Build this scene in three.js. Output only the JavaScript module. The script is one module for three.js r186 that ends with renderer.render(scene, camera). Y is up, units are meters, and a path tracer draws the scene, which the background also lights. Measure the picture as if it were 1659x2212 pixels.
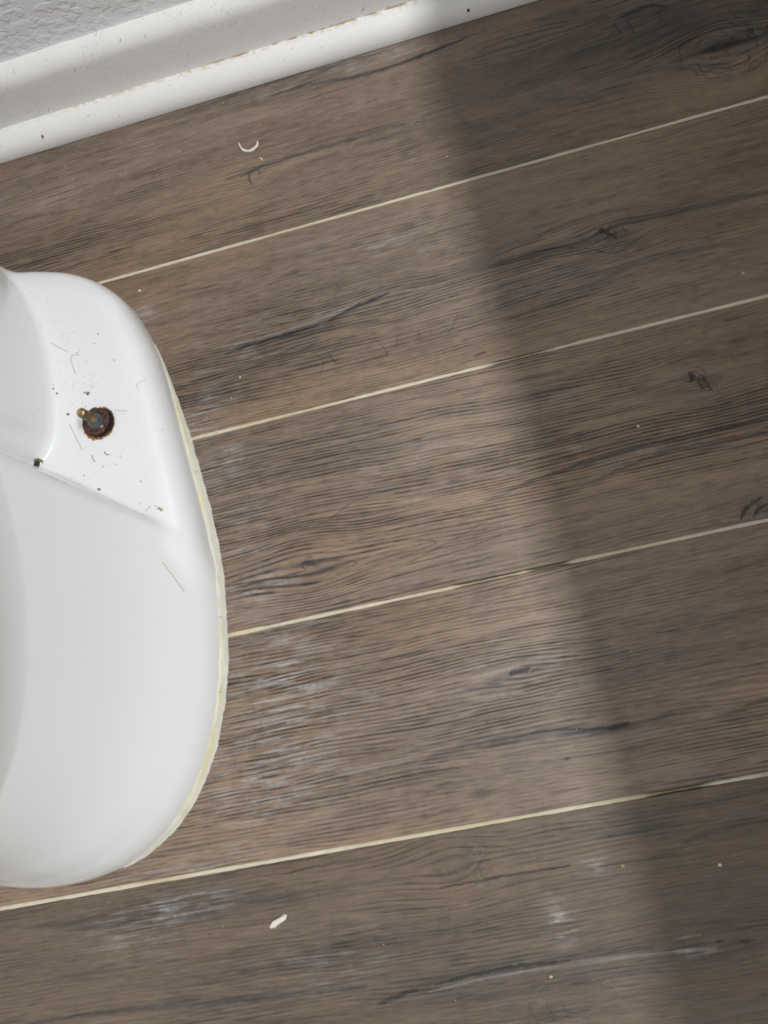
import * as THREE from 'three';
import { mergeGeometries } from 'three/addons/utils/BufferGeometryUtils.js';
import { RoundedBoxGeometry } from 'three/addons/geometries/RoundedBoxGeometry.js';
import { RectAreaLightUniformsLib } from 'three/addons/lights/RectAreaLightUniformsLib.js';

// ------------------------------------------------------------------ camera, light, exposure
// World: y up, x along the floor planks, z away from the back wall. Metres.
const scene = new THREE.Scene();
const renderer = new THREE.WebGLRenderer({ antialias: true });
renderer.toneMapping = THREE.LinearToneMapping;
renderer.toneMappingExposure = 1.0;
renderer.shadowMap.enabled = true;
renderer.shadowMap.type = THREE.PCFSoftShadowMap;
RectAreaLightUniformsLib.init();
scene.background = new THREE.Color().setRGB(0.75, 0.86, 1.0);

const camera = new THREE.PerspectiveCamera(2 * Math.atan(1106 / 1540) * 180 / Math.PI, 1659 / 2212, 0.01, 20);
{
  const right = new THREE.Vector3(0.96862049, -0.15701027, 0.19267103);
  const up = new THREE.Vector3(0.22199797, 0.19795372, -0.95474144);
  const back = new THREE.Vector3(0.11176426, 0.9675547, 0.22659799);
  camera.quaternion.setFromRotationMatrix(new THREE.Matrix4().makeBasis(right, up, back));
  camera.position.set(0.2517, 0.5039, 0.5218);
}
scene.add(camera);

// the lamp bar above the vanity on the right-hand wall: the key light
const BAR = { x: 1.205, y: 1.95, z: 0.55, len: 0.9, thick: 0.05 };
function areaLight(color, intensity, w, h, pos, target) {
  const l = new THREE.RectAreaLight(color, intensity, w, h);
  l.position.set(...pos); l.lookAt(...target); l.castShadow = true; scene.add(l);
  return l;
}
areaLight(0xfcfdff, 270, BAR.len, BAR.thick, [BAR.x - 0.035, BAR.y, BAR.z], [0.2, 0.75, BAR.z]);

// fill light set in an added, unseen window behind the photographer
const WIN = { x0: 0.05, x1: 0.75, y0: 1.1, y1: 1.9 };
areaLight(0xfff6ea, 1.9, WIN.x1 - WIN.x0, WIN.y1 - WIN.y0, [(WIN.x0 + WIN.x1) / 2, (WIN.y0 + WIN.y1) / 2, 2.29], [(WIN.x0 + WIN.x1) / 2, 0.9, 0]);

// ------------------------------------------------------------------ helpers
let seed = 7;
const rnd = () => { seed = (seed * 1664525 + 1013904223) >>> 0; return seed / 4294967296; };
const rr = (a, b) => a + (b - a) * rnd();
const clamp = (v, a = 0, b = 1) => v < a ? a : v > b ? b : v;
const lerp = (a, b, t) => a + (b - a) * t;
const sstep = (a, b, v) => { const t = clamp((v - a) / (b - a)); return t * t * (3 - 2 * t); };
const TAB = new Float32Array(65536);
for (let i = 0; i < 65536; i++) TAB[i] = rnd();
function vn(x, y) {                                     // value noise 0..1
  const xi = Math.floor(x), yi = Math.floor(y); let fx = x - xi, fy = y - yi;
  fx = fx * fx * (3 - 2 * fx); fy = fy * fy * (3 - 2 * fy);
  const a = (xi & 255), b = ((xi + 1) & 255), c = (yi & 255) << 8, d = ((yi + 1) & 255) << 8;
  const p = TAB[a | c], q = TAB[b | c], r = TAB[a | d], s = TAB[b | d];
  return p + (q - p) * fx + ((r + (s - r) * fx) - (p + (q - p) * fx)) * fy;
}
const fbm = (x, y, o = 4) => { let s = 0, a = 0.5, n = 0; for (let i = 0; i < o; i++) { s += a * vn(x, y); n += a; a *= 0.5; x = x * 2.03 + 17.3; y = y * 2.03 + 9.1; } return s / n; };
const toS = (c) => c <= 0.0031308 ? 12.92 * c : 1.055 * Math.pow(c, 1 / 2.4) - 0.055;
const lin = (r, g, b) => new THREE.Color().setRGB(r, g, b);
const taken = {};
function numbered(name) { const n = taken[name] = (taken[name] ?? -1) + 1; return n ? `${name}_${String(n).padStart(3, '0')}` : name; }
function shadowed(o) { o.traverse((m) => { if (m.isMesh) { m.castShadow = true; m.receiveShadow = true; } }); return o; }
function part(name, geo, mat, parent) { const m = new THREE.Mesh(geo, mat); m.name = name; parent.add(m); return m; }
function top(o, name, label, category, group) {
  o.name = numbered(name); o.userData.label = label; o.userData.category = category;
  if (group) o.userData.group = group;
  scene.add(o); return o;
}
function struct(o, name, label, category) { o.name = name; o.userData.kind = 'structure'; o.userData.label = label; o.userData.category = category; scene.add(o); return o; }
function dataTex(data, w, h, srgb) {
  const t = new THREE.DataTexture(data, w, h, THREE.RGBAFormat, THREE.UnsignedByteType);
  t.magFilter = THREE.LinearFilter; t.minFilter = THREE.LinearMipmapLinearFilter; t.generateMipmaps = true;
  t.wrapS = t.wrapT = THREE.MirroredRepeatWrapping;
  if (srgb) t.colorSpace = THREE.SRGBColorSpace;
  t.needsUpdate = true; return t;
}
function boxAt(x0, x1, y0, y1, z0, z1, r = 0) {
  const g = r ? new RoundedBoxGeometry(x1 - x0, y1 - y0, z1 - z0, 3, r) : new THREE.BoxGeometry(x1 - x0, y1 - y0, z1 - z0);
  g.translate((x0 + x1) / 2, (y0 + y1) / 2, (z0 + z1) / 2); return g;
}
function gridGeo(nu, nv, fn, uvfn, colfn) {              // parametric sheet, fn(u,v)->[x,y,z]
  const p = [], uv = [], c = [], idx = [];
  for (let j = 0; j <= nv; j++) for (let i = 0; i <= nu; i++) {
    p.push(...fn(i / nu, j / nv, i, j)); if (uvfn) uv.push(...uvfn(i / nu, j / nv)); else uv.push(i / nu, j / nv);
    if (colfn) c.push(...colfn(i / nu, j / nv, i, j));
  }
  for (let j = 0; j < nv; j++) for (let i = 0; i < nu; i++) { const a = j * (nu + 1) + i, b = a + 1, d = a + nu + 1, e = d + 1; idx.push(a, d, b, b, d, e); }
  const g = new THREE.BufferGeometry();
  g.setAttribute('position', new THREE.Float32BufferAttribute(p, 3)); g.setAttribute('uv', new THREE.Float32BufferAttribute(uv, 2));
  if (colfn) g.setAttribute('color', new THREE.Float32BufferAttribute(c, 3));
  g.setIndex(idx); g.computeVertexNormals(); return g;
}
function catmull(pts, n) { return new THREE.CatmullRomCurve3(pts.map((p) => new THREE.Vector3(p[0], p.length > 2 ? p[1] : 0, p[p.length - 1])), false, 'centripetal').getPoints(n); }

// ------------------------------------------------------------------ room shell
const ROOM = { x0: -0.62, x1: 1.30, z0: -0.018, z1: 2.3, h: 2.4 };
const PITCH = 0.156, GAP = 0.0026;
function peelTex(size, sx, sy, sd) {
  const d = new Uint8Array(size * size * 4);
  for (let j = 0; j < size; j++) for (let i = 0; i < size; i++) {
    const x = i / size, y = j / size;
    let a = fbm(x * 22 * sx + sd, y * 22 * sy + sd, 3); a = sstep(0.42, 0.68, a) * 0.75 + 0.25 * fbm(x * 70 * sx, y * 70 * sy, 2);
    const k = (j * size + i) * 4; d[k] = d[k + 1] = d[k + 2] = a * 255; d[k + 3] = 255;
  }
  return dataTex(d, size, size, false);
}
const wallPaint = new THREE.MeshStandardMaterial({ color: lin(0.79, 0.795, 0.80), roughness: 0.5, bumpMap: peelTex(1024, 1.5, 2.6, 3), bumpScale: 0.0007 });
const ceilPaint = new THREE.MeshStandardMaterial({ color: lin(0.8, 0.8, 0.79), roughness: 0.9 });
function wallBox(x0, x1, y0, y1, z0, z1, axis) {
  const g = boxAt(x0, x1, y0, y1, z0, z1), p = g.attributes.position, uv = g.attributes.uv;
  for (let i = 0; i < p.count; i++) uv.setXY(i, (axis === 'x' ? p.getX(i) : axis === 'z' ? p.getZ(i) : p.getX(i)) / 0.22, (axis === 'y' ? p.getZ(i) : p.getY(i)) / 0.22);
  return g;
}
const W = 0.1;
struct(new THREE.Mesh(wallBox(ROOM.x0 - W, ROOM.x1 + W, -0.02, ROOM.h, ROOM.z0 - W, ROOM.z0, 'x'), wallPaint), 'wall_back', 'pale grey orange-peel painted wall above the white baseboard', 'wall');
struct(new THREE.Mesh(wallBox(ROOM.x0 - W, ROOM.x0, -0.02, ROOM.h, ROOM.z0, ROOM.z1, 'z'), wallPaint), 'wall_left', 'pale grey painted wall beyond the toilet', 'wall');
struct(new THREE.Mesh(wallBox(ROOM.x1, ROOM.x1 + W, -0.02, ROOM.h, ROOM.z0, ROOM.z1, 'z'), wallPaint), 'wall_right', 'pale grey painted wall behind the vanity', 'wall');
struct(new THREE.Mesh(mergeGeometries([[ROOM.x0 - W, ROOM.x1 + W, -0.02, WIN.y0], [ROOM.x0 - W, ROOM.x1 + W, WIN.y1, ROOM.h], [ROOM.x0 - W, WIN.x0, WIN.y0, WIN.y1], [WIN.x1, ROOM.x1 + W, WIN.y0, WIN.y1]].map(([a, b, c, d]) => wallBox(a, b, c, d, ROOM.z1, ROOM.z1 + W, 'x'))), wallPaint), 'wall_front', 'pale grey painted wall with an added window, facing the toilet tank', 'wall');
{
  const w = struct(new THREE.Group(), 'window_1', 'small white framed window added for fill light in the wall facing the toilet tank', 'window'), zf = ROOM.z1 + 0.03, fr = new THREE.MeshStandardMaterial({ color: lin(0.8, 0.8, 0.79), roughness: 0.4 });
  for (const [a, b, c, d] of [[WIN.x0, WIN.x1, WIN.y0, WIN.y0 + 0.04], [WIN.x0, WIN.x1, WIN.y1 - 0.04, WIN.y1], [WIN.x0, WIN.x0 + 0.04, WIN.y0 + 0.04, WIN.y1 - 0.04], [WIN.x1 - 0.04, WIN.x1, WIN.y0 + 0.04, WIN.y1 - 0.04], [WIN.x0 + 0.04, WIN.x1 - 0.04, 1.485, 1.515]]) part('frame_bar', boxAt(a, b, c, d, zf, zf + 0.04), fr, w);
  const gl = new THREE.MeshPhysicalMaterial({ color: 0xffffff, transmission: 1, roughness: 0, thickness: 0, ior: 1.5 });
  for (const [c, d] of [[WIN.y0 + 0.04, 1.485], [1.515, WIN.y1 - 0.04]]) part('pane', boxAt(WIN.x0 + 0.04, WIN.x1 - 0.04, c, d, zf + 0.018, zf + 0.022), gl, w);
}
struct(new THREE.Mesh(wallBox(ROOM.x0 - W, ROOM.x1 + W, ROOM.h, ROOM.h + W, ROOM.z0 - W, ROOM.z1 + W, 'y'), ceilPaint), 'ceiling', 'flat white ceiling', 'ceiling');

// ------------------------------------------------------------------ floor planks
const TX0 = -0.18, TX1 = 0.60, TW = 2048, TH = 448;
// strokes: t 'd' dark crack, 's' soft dark streak, 'l' light ridge. p polyline (x,z), w half-width mm, a strength
function knotArcs(cx, cz, n, r0, r1, stretch, a, sd) {      // broken curved checks round a knot
  const out = []; let q = sd; const R = () => { q = (q * 16807) % 2147483647; return q / 2147483647; };
  for (let i = 0; i < n; i++) { const r = r0 + (r1 - r0) * Math.pow(i / n, 0.8), a0 = R() * 6.28, da = 0.6 + R() * 1.3, p = []; for (let k = 0; k <= 6; k++) { const t = a0 + da * k / 6, rr2 = r * (0.86 + 0.28 * R()); p.push([cx + Math.cos(t) * rr2 * stretch, cz + Math.sin(t) * rr2]); } out.push({ t: i % 3 === 2 ? 'l' : 'd', w: 0.35 + R() * 0.6, a: a * (0.5 + 0.5 * R()) * (i % 3 === 2 ? 0.7 : 1), p }); }
  return out;
}
const PLANKS = [
  { s: 11, boost: [[0.50, 0.085, 0.08, 0.04, 0.8], [0.374, 0.046, 0.06, 0.02, 0.5], [-0.03, 0.118, 0.16, 0.028, 0.7], [0.25, 0.12, 0.1, 0.02, 0.3]], tone: 0.95, ridge: 0.5, hue: 0.35, knots: [[0.5232, 0.1048, 0.05, 0.035, 0.024], [0.1415, 0.0928, 0.02, 0.012, 0.004], [0.374, 0.0457, 0.06, 0.022, 0.012]],
    strokes: [
      { t: 'd', w: 0.6, a: 0.55, p: [[-0.12, 0.079], [-0.09, 0.0775], [-0.0674, 0.0751], [-0.0411, 0.0772], [-0.0022, 0.0814], [0.0361, 0.0843], [0.0533, 0.0828]] },
      { t: 's', w: 2.6, a: 0.5, p: [[0.1188, 0.0937], [0.1418, 0.091], [0.1806, 0.0896], [0.2286, 0.0895], [0.2718, 0.0895]] },
      { t: 'd', w: 1.6, a: 0.75, p: [[0.131, 0.0945], [0.1415, 0.0925], [0.152, 0.09]] }, { t: 'd', w: 0.9, a: 0.7, p: [[0.138, 0.093], [0.1375, 0.1], [0.139, 0.104]] }, { t: 'd', w: 0.7, a: 0.6, p: [[0.146, 0.092], [0.1475, 0.098]] },
      { t: 's', w: 2.4, a: 0.75, p: [[0.17, 0.026], [0.1962, 0.0251], [0.2558, 0.0323], [0.2878, 0.0309], [0.32, 0.0283], [0.3559, 0.0248]] },
      { t: 'd', w: 1.3, a: 0.6, p: [[0.2558, 0.0323], [0.2878, 0.0309], [0.32, 0.0283], [0.345, 0.025]] },
      { t: 's', w: 1.8, a: 0.5, p: [[0.2812, 0.0914], [0.3211, 0.0937]] }, { t: 'd', w: 0.8, a: 0.5, p: [[0.2812, 0.0914], [0.2870, 0.0917]] },
      { t: 's', w: 7, a: 0.35, p: [[0.345, 0.051], [0.3741, 0.0457], [0.41, 0.0463]] },
      { t: 'l', w: 1.4, a: 0.3, p: [[0.33, 0.049], [0.336, 0.0555], [0.345, 0.057], [0.39, 0.056], [0.43, 0.052]] },
      { t: 'd', w: 2.2, a: 0.8, p: [[0.4556, 0.0503], [0.4822, 0.0473], [0.495, 0.0535]] }, { t: 'd', w: 1.0, a: 0.6, p: [[0.452, 0.052], [0.456, 0.066]] }, { t: 'd', w: 0.8, a: 0.5, p: [[0.463, 0.052], [0.466, 0.07]] },
      { t: 's', w: 40, a: 0.4, p: [[0.38, 0.06], [0.46, 0.07], [0.6, 0.09]] }, { t: 's', w: 16, a: 0.55, p: [[0.49, 0.09], [0.53, 0.1], [0.59, 0.11]] }, { t: 's', w: 12, a: 0.45, p: [[0.40, 0.03], [0.47, 0.05], [0.54, 0.085]] }, { t: 's', w: 8, a: 0.4, p: [[0.38, 0.085], [0.45, 0.1], [0.52, 0.12]] }, ...knotArcs(0.5232, 0.1048, 26, 0.003, 0.026, 1.5, 0.6, 771), ...knotArcs(0.545, 0.095, 14, 0.003, 0.016, 1.4, 0.65, 99), ...knotArcs(0.374, 0.046, 9, 0.006, 0.014, 3.2, 0.35, 1234), ...knotArcs(0.47, 0.06, 12, 0.004, 0.016, 1.6, 0.4, 4321),  // widest soft strokes paint corner shade into the knot's dark figure
    ], hazeGlints: [[0.25, 0.020, 0.11, 0.008, 0.4], [-0.02, 0.06, 0.10, 0.03, 0.12], [0.235, 0.055, 0.03, 0.014, 0.15]] },
  { s: 23, boost: [[0.05, 0.28, 0.06, 0.03, 0.6], [0.22, 0.19, 0.1, 0.03, 0.35]], tone: 1.0, ridge: 0.7, hue: 0.45, knots: [[0.3979, 0.2316, 0.03, 0.016, 0.008], [0.235, 0.238, 0.03, 0.016, 0.005]],
    strokes: [
      { t: 's', w: 3.4, a: 0.5, p: [[0.09, 0.248], [0.1229, 0.2461], [0.1729, 0.2440], [0.2313, 0.2330]] },
      { t: 'd', w: 1.5, a: 0.95, p: [[0.0935, 0.2486], [0.1229, 0.2463], [0.1537, 0.2456], [0.1729, 0.2446]] }, { t: 'd', w: 1.2, a: 0.95, p: [[0.18, 0.2432], [0.2005, 0.2381], [0.2313, 0.2336]] },
      { t: 'l', w: 1.2, a: 0.5, p: [[0.102, 0.2435], [0.13, 0.2425], [0.16, 0.2415], [0.185, 0.2385], [0.21, 0.2340]] },
      { t: 's', w: 5.5, a: 0.42, p: [[0.2313, 0.2316], [0.2751, 0.2324], [0.3083, 0.232], [0.3609, 0.2346], [0.3932, 0.2332]] },
      { t: 'd', w: 0.9, a: 0.55, p: [[0.3, 0.2355], [0.33, 0.235], [0.36, 0.238]] },
      { t: 'd', w: 3.2, a: 1, p: [[0.3972, 0.2272], [0.3982, 0.2290]] }, { t: 'd', w: 1.6, a: 0.9, p: [[0.3982, 0.229], [0.403, 0.234], [0.406, 0.238]] },
      ...knotArcs(0.404, 0.2345, 12, 0.002, 0.011, 1.3, 0.6, 555), { t: 's', w: 7, a: 0.5, p: [[0.405, 0.2315], [0.41, 0.24], [0.413, 0.243]] },
      { t: 's', w: 4.5, a: 0.55, p: [[0.4055, 0.2261], [0.4325, 0.2284], [0.4659, 0.2308], [0.52, 0.2333]] },
      { t: 'd', w: 0.7, a: 0.5, p: [[0.3448, 0.2308], [0.3784, 0.2377], [0.4029, 0.2493], [0.418, 0.244], [0.437, 0.237]] },
      { t: 'l', w: 0.9, a: 0.45, p: [[0.363, 0.2302], [0.38, 0.2295], [0.394, 0.228]] },
      { t: 'd', w: 0.8, a: 0.65, p: [[0.3084, 0.2787], [0.3402, 0.278], [0.3577, 0.2772], [0.3815, 0.2783]] }, { t: 's', w: 2, a: 0.5, p: [[0.312, 0.266], [0.321, 0.2665]] },
      { t: 'd', w: 1.8, a: 0.6, p: [[0.283, 0.3022], [0.291, 0.3012]] },
      { t: 'd', w: 0.7, a: 0.5, p: [[0.175, 0.268], [0.1765, 0.274], [0.18, 0.281]] }, { t: 'd', w: 0.6, a: 0.45, p: [[0.216, 0.274], [0.2195, 0.28], [0.219, 0.285]] }, { t: 'd', w: 0.6, a: 0.45, p: [[0.23, 0.27], [0.2275, 0.278]] }, { t: 'd', w: 0.5, a: 0.4, p: [[0.247, 0.27], [0.245, 0.277]] }, { t: 'd', w: 0.6, a: 0.4, p: [[0.279, 0.264], [0.274, 0.272], [0.268, 0.279]] }, { t: 'd', w: 0.8, a: 0.4, p: [[0.165, 0.268], [0.17, 0.276], [0.166, 0.285]] }, { t: 'd', w: 0.6, a: 0.4, p: [[0.19, 0.284], [0.198, 0.282]] },
      { t: 'd', w: 0.6, a: 0.6, p: [[0.035, 0.2268], [0.052, 0.2256], [0.0712, 0.2252]] }, { t: 's', w: 2.2, a: 0.3, p: [[0.09, 0.27], [0.16, 0.262], [0.2, 0.262]] },
      { t: 's', w: 2.6, a: 0.32, p: [[0.37, 0.27], [0.43, 0.262], [0.5, 0.27]] },
    ], hazeGlints: [[0.068, 0.297, 0.018, 0.018, 0.6], [0.235, 0.19, 0.06, 0.03, 0.24], [0.1, 0.24, 0.06, 0.05, 0.14], [0.03, 0.195, 0.012, 0.02, 0.35], [0.178, 0.238, 0.01, 0.004, 0.5]] },
  { s: 37, boost: [[0.10, 0.36, 0.12, 0.05, 0.5], [0.15, 0.43, 0.10, 0.03, 0.6], [0.30, 0.40, 0.14, 0.02, 0.7]], tone: 1.02, ridge: 1.0, hue: 0.4, knots: [[0.1311, 0.428, 0.035, 0.02, 0.009], [0.43, 0.361, 0.03, 0.022, 0.006], [0.447, 0.46, 0.03, 0.02, 0.008]], 
    strokes: [
      ...knotArcs(0.1311, 0.4285, 10, 0.0012, 0.006, 1.3, 0.6, 313), ...knotArcs(0.447, 0.459, 14, 0.002, 0.014, 1.2, 0.7, 717), ...knotArcs(0.4295, 0.361, 10, 0.002, 0.010, 0.9, 0.6, 818), { t: 'd', w: 1.9, a: 0.7, p: [[0.126, 0.4285], [0.1311, 0.4275], [0.136, 0.4305]] }, { t: 's', w: 4, a: 0.4, p: [[0.125, 0.428], [0.14, 0.43]] },
      { t: 'd', w: 0.9, a: 0.7, p: [[0.06, 0.4315], [0.085, 0.4325], [0.1069, 0.4339], [0.1284, 0.4333]] }, { t: 'd', w: 0.8, a: 0.6, p: [[0.062, 0.4365], [0.085, 0.4375], [0.11, 0.4375]] }, { t: 'd', w: 0.6, a: 0.5, p: [[0.06, 0.427], [0.09, 0.428], [0.12, 0.426]] },
      { t: 'd', w: 0.6, a: 0.5, p: [[0.1263, 0.404], [0.1445, 0.4027], [0.1715, 0.3911], [0.1966, 0.3888]] },
      { t: 'd', w: 0.55, a: 0.45, p: [[0.14, 0.4225], [0.18, 0.4195], [0.23, 0.4185], [0.2675, 0.4225]] }, { t: 'd', w: 0.55, a: 0.45, p: [[0.155, 0.427], [0.19, 0.4255], [0.2254, 0.4334], [0.19, 0.4395], [0.15, 0.4415]] }, { t: 'd', w: 0.5, a: 0.4, p: [[0.2675, 0.4258], [0.24, 0.434], [0.2, 0.4445]] }, { t: 'd', w: 0.5, a: 0.45, p: [[0.14, 0.428], [0.1665, 0.4358], [0.15, 0.4395]] },
      { t: 'd', w: 1.7, a: 0.85, p: [[0.4265, 0.354], [0.4286, 0.357], [0.4265, 0.3605]] }, { t: 's', w: 4, a: 0.5, p: [[0.425, 0.356], [0.432, 0.362], [0.436, 0.37]] }, { t: 'd', w: 0.8, a: 0.7, p: [[0.435, 0.358], [0.4365, 0.365], [0.438, 0.371]] }, { t: 'd', w: 0.7, a: 0.6, p: [[0.431, 0.362], [0.433, 0.37]] }, { t: 's', w: 2, a: 0.6, p: [[0.443, 0.382], [0.4465, 0.383]] },
      { t: 's', w: 2.4, a: 0.65, p: [[0.2674, 0.4119], [0.3362, 0.4022], [0.3694, 0.3999], [0.4018, 0.3993], [0.48, 0.4003]] }, { t: 'd', w: 0.7, a: 0.6, p: [[0.25, 0.412], [0.3362, 0.4012], [0.3694, 0.3993], [0.4018, 0.3985], [0.48, 0.3993]] },
      { t: 's', w: 2.4, a: 0.45, p: [[0.2919, 0.4231], [0.339, 0.4178], [0.3664, 0.4113], [0.3995, 0.4074], [0.48, 0.4098]] }, { t: 'd', w: 0.6, a: 0.5, p: [[0.35, 0.414], [0.3664, 0.4108], [0.3995, 0.4068], [0.48, 0.4085]] },
      { t: 'd', w: 0.5, a: 0.45, p: [[0.25, 0.405], [0.32, 0.396], [0.4, 0.389], [0.48, 0.39]] }, { t: 'd', w: 0.5, a: 0.45, p: [[0.24, 0.4], [0.3, 0.3915], [0.36, 0.3855], [0.42, 0.3865], [0.48, 0.385]] }, { t: 'd', w: 0.5, a: 0.4, p: [[0.23, 0.394], [0.3, 0.385], [0.36, 0.38]] },
      { t: 's', w: 8, a: 0.6, p: [[0.437, 0.453], [0.45, 0.46]] }, { t: 'd', w: 1.5, a: 0.8, p: [[0.43, 0.4635], [0.436, 0.457], [0.447, 0.452]] }, { t: 'd', w: 1.2, a: 0.8, p: [[0.438, 0.464], [0.444, 0.459], [0.452, 0.457]] }, { t: 's', w: 1.8, a: 0.5, p: [[0.414, 0.435], [0.417, 0.435]] }, { t: 's', w: 1.4, a: 0.5, p: [[0.391, 0.4446], [0.394, 0.4446]] },
      { t: 'd', w: 0.5, a: 0.4, p: [[0.26, 0.4305], [0.32, 0.427], [0.39, 0.4255]] }, { t: 'd', w: 0.5, a: 0.4, p: [[0.22, 0.446], [0.29, 0.437], [0.35, 0.437]] },
    ], hazeGlints: [[0.078, 0.335, 0.02, 0.015, 0.55], [0.085, 0.40, 0.022, 0.05, 0.35], [0.225, 0.37, 0.06, 0.03, 0.2], [0.09, 0.44, 0.03, 0.012, 0.3]] },
  { s: 41, boost: [[0.10, 0.52, 0.07, 0.05, 0.7], [0.3, 0.56, 0.1, 0.03, 0.3]], tone: 1.0, ridge: 0.85, hue: 0.5, knots: [[0.262, 0.5329, 0.02, 0.01, 0.003], [0.30, 0.5785, 0.05, 0.016, 0.005]],
    strokes: [
      ...knotArcs(0.262, 0.533, 6, 0.001, 0.004, 2.2, 0.5, 919), { t: 'd', w: 1.8, a: 0.8, p: [[0.2555, 0.5335], [0.261, 0.5328], [0.2695, 0.5325]] }, { t: 's', w: 3, a: 0.5, p: [[0.24, 0.537], [0.2555, 0.5335], [0.285, 0.5325]] },
      { t: 's', w: 4.2, a: 0.55, p: [[0.188, 0.5782], [0.2145, 0.5738], [0.2461, 0.5735], [0.2767, 0.5755], [0.3033, 0.5794], [0.3212, 0.5801]] },
      { t: 'd', w: 0.8, a: 0.6, p: [[0.26, 0.5735], [0.2767, 0.5745], [0.3033, 0.5784], [0.3212, 0.5791]] }, { t: 'd', w: 1.6, a: 0.8, p: [[0.309, 0.5797], [0.3169, 0.5793], [0.324, 0.5785]] }, { t: 's', w: 2.2, a: 0.5, p: [[0.32, 0.5815], [0.3515, 0.5789]] }, { t: 's', w: 2, a: 0.6, p: [[0.344, 0.5795], [0.353, 0.5775]] }, { t: 'd', w: 1, a: 0.8, p: [[0.2788, 0.594], [0.2806, 0.5935]] },
      { t: 'd', w: 0.8, a: 0.5, p: [[0.0748, 0.586], [0.1476, 0.5862], [0.196, 0.5856]] }, { t: 's', w: 1.6, a: 0.45, p: [[0.09, 0.5895], [0.16, 0.589], [0.21, 0.586]] },
      { t: 's', w: 2.2, a: 0.6, p: [[0.34, 0.5843], [0.3792, 0.5849], [0.4121, 0.5806], [0.45, 0.582]] }, { t: 's', w: 1.6, a: 0.4, p: [[0.34, 0.589], [0.38, 0.5905], [0.44, 0.587]] },
      { t: 'd', w: 0.5, a: 0.4, p: [[0.2, 0.559], [0.25, 0.561], [0.31, 0.5615], [0.38, 0.556]] }, { t: 'd', w: 0.5, a: 0.4, p: [[0.12, 0.571], [0.17, 0.5665], [0.21, 0.5655]] }, { t: 'd', w: 0.6, a: 0.45, p: [[0.28, 0.5655], [0.34, 0.566], [0.4, 0.5635], [0.45, 0.566]] },
      { t: 'l', w: 4, a: 0.16, p: [[0.13, 0.577], [0.156, 0.5765], [0.185, 0.573]] }, { t: 'd', w: 0.5, a: 0.5, p: [[0.29, 0.534], [0.315, 0.5345]] },
    ], hazeGlints: [[0.100, 0.515, 0.05, 0.05, 0.55], [0.07, 0.575, 0.05, 0.03, 0.42], [0.25, 0.53, 0.05, 0.035, 0.2], [0.02, 0.62, 0.05, 0.01, 0.3]] },  // patches beside the foot paint specular streaks among pale residue
  { s: 59, boost: [[0.30, 0.64, 0.1, 0.012, 0.4]], tone: 0.54, ridge: 0.5, hue: 1.0, knots: [[0.1894, 0.6452, 0.03, 0.02, 0.01], [0.33, 0.714, 0.05, 0.02, 0.005]],  // low tone holds painted shade from behind the camera, over browner wood
    strokes: [
      ...knotArcs(0.195, 0.640, 16, 0.002, 0.016, 1.3, 0.24, 222), ...knotArcs(0.225, 0.650, 12, 0.003, 0.014, 1.6, 0.24, 333), ...knotArcs(0.205, 0.672, 10, 0.003, 0.014, 1.8, 0.24, 444), ...knotArcs(0.25, 0.735, 16, 0.003, 0.02, 1.8, 0.24, 888),
      { t: 'd', w: 0.9, a: 0.75, p: [[0.18, 0.6575], [0.2266, 0.6566], [0.2654, 0.6571]] }, { t: 'd', w: 0.6, a: 0.5, p: [[0.232, 0.651], [0.25, 0.65]] },
      { t: 'd', w: 1.7, a: 0.85, p: [[0.1265, 0.7183], [0.1400, 0.7160], [0.1537, 0.7133]] }, { t: 'd', w: 1.3, a: 0.9, p: [[0.165, 0.7125], [0.1842, 0.7105], [0.22, 0.7092], [0.2517, 0.7105]] }, { t: 's', w: 3, a: 0.4, p: [[0.15, 0.712], [0.22, 0.707], [0.3, 0.709]] }, { t: 'l', w: 1.6, a: 0.4, p: [[0.16, 0.716], [0.2, 0.713], [0.2517, 0.713], [0.2943, 0.7134], [0.3414, 0.7149]] },
      { t: 's', w: 2.6, a: 0.55, p: [[-0.12, 0.699], [-0.0692, 0.699], [-0.0026, 0.702], [0.049, 0.7046], [0.12, 0.7075]] },
      { t: 's', w: 2.4, a: 0.6, p: [[0.3388, 0.6549], [0.3626, 0.6511], [0.4, 0.649]] }, { t: 's', w: 1.8, a: 0.45, p: [[0.29, 0.634], [0.35, 0.635], [0.42, 0.632]] }, { t: 's', w: 1.8, a: 0.4, p: [[0.28, 0.642], [0.34, 0.644]] },
      { t: 's', w: 10, a: 0.4, p: [[-0.1, 0.64], [0.02, 0.645], [0.08, 0.65]] }, { t: 'd', w: 1.2, a: 0.7, p: [[0.341, 0.7125], [0.345, 0.7122]] }, { t: 'd', w: 1.4, a: 0.6, p: [[0.355, 0.714], [0.362, 0.714]] }, { t: 'l', w: 1.2, a: 0.5, p: [[0.318, 0.7072], [0.333, 0.7074]] }, { t: 'l', w: 1.5, a: 0.4, p: [[0.322, 0.7155], [0.34, 0.7158]] },
      { t: 'd', w: 0.9, a: 0.6, p: [[0.075, 0.633], [0.11, 0.6315], [0.13, 0.631]] },
    ], hazeGlints: [[0.0, 0.642, 0.06, 0.009, 0.4], [0.252, 0.689, 0.007, 0.012, 0.8], [0.28, 0.66, 0.008, 0.006, 0.5], [0.10, 0.69, 0.04, 0.02, 0.14], [-0.03, 0.66, 0.04, 0.012, 0.25], [0.33, 0.7155, 0.012, 0.003, 0.5]] },
];
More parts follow.
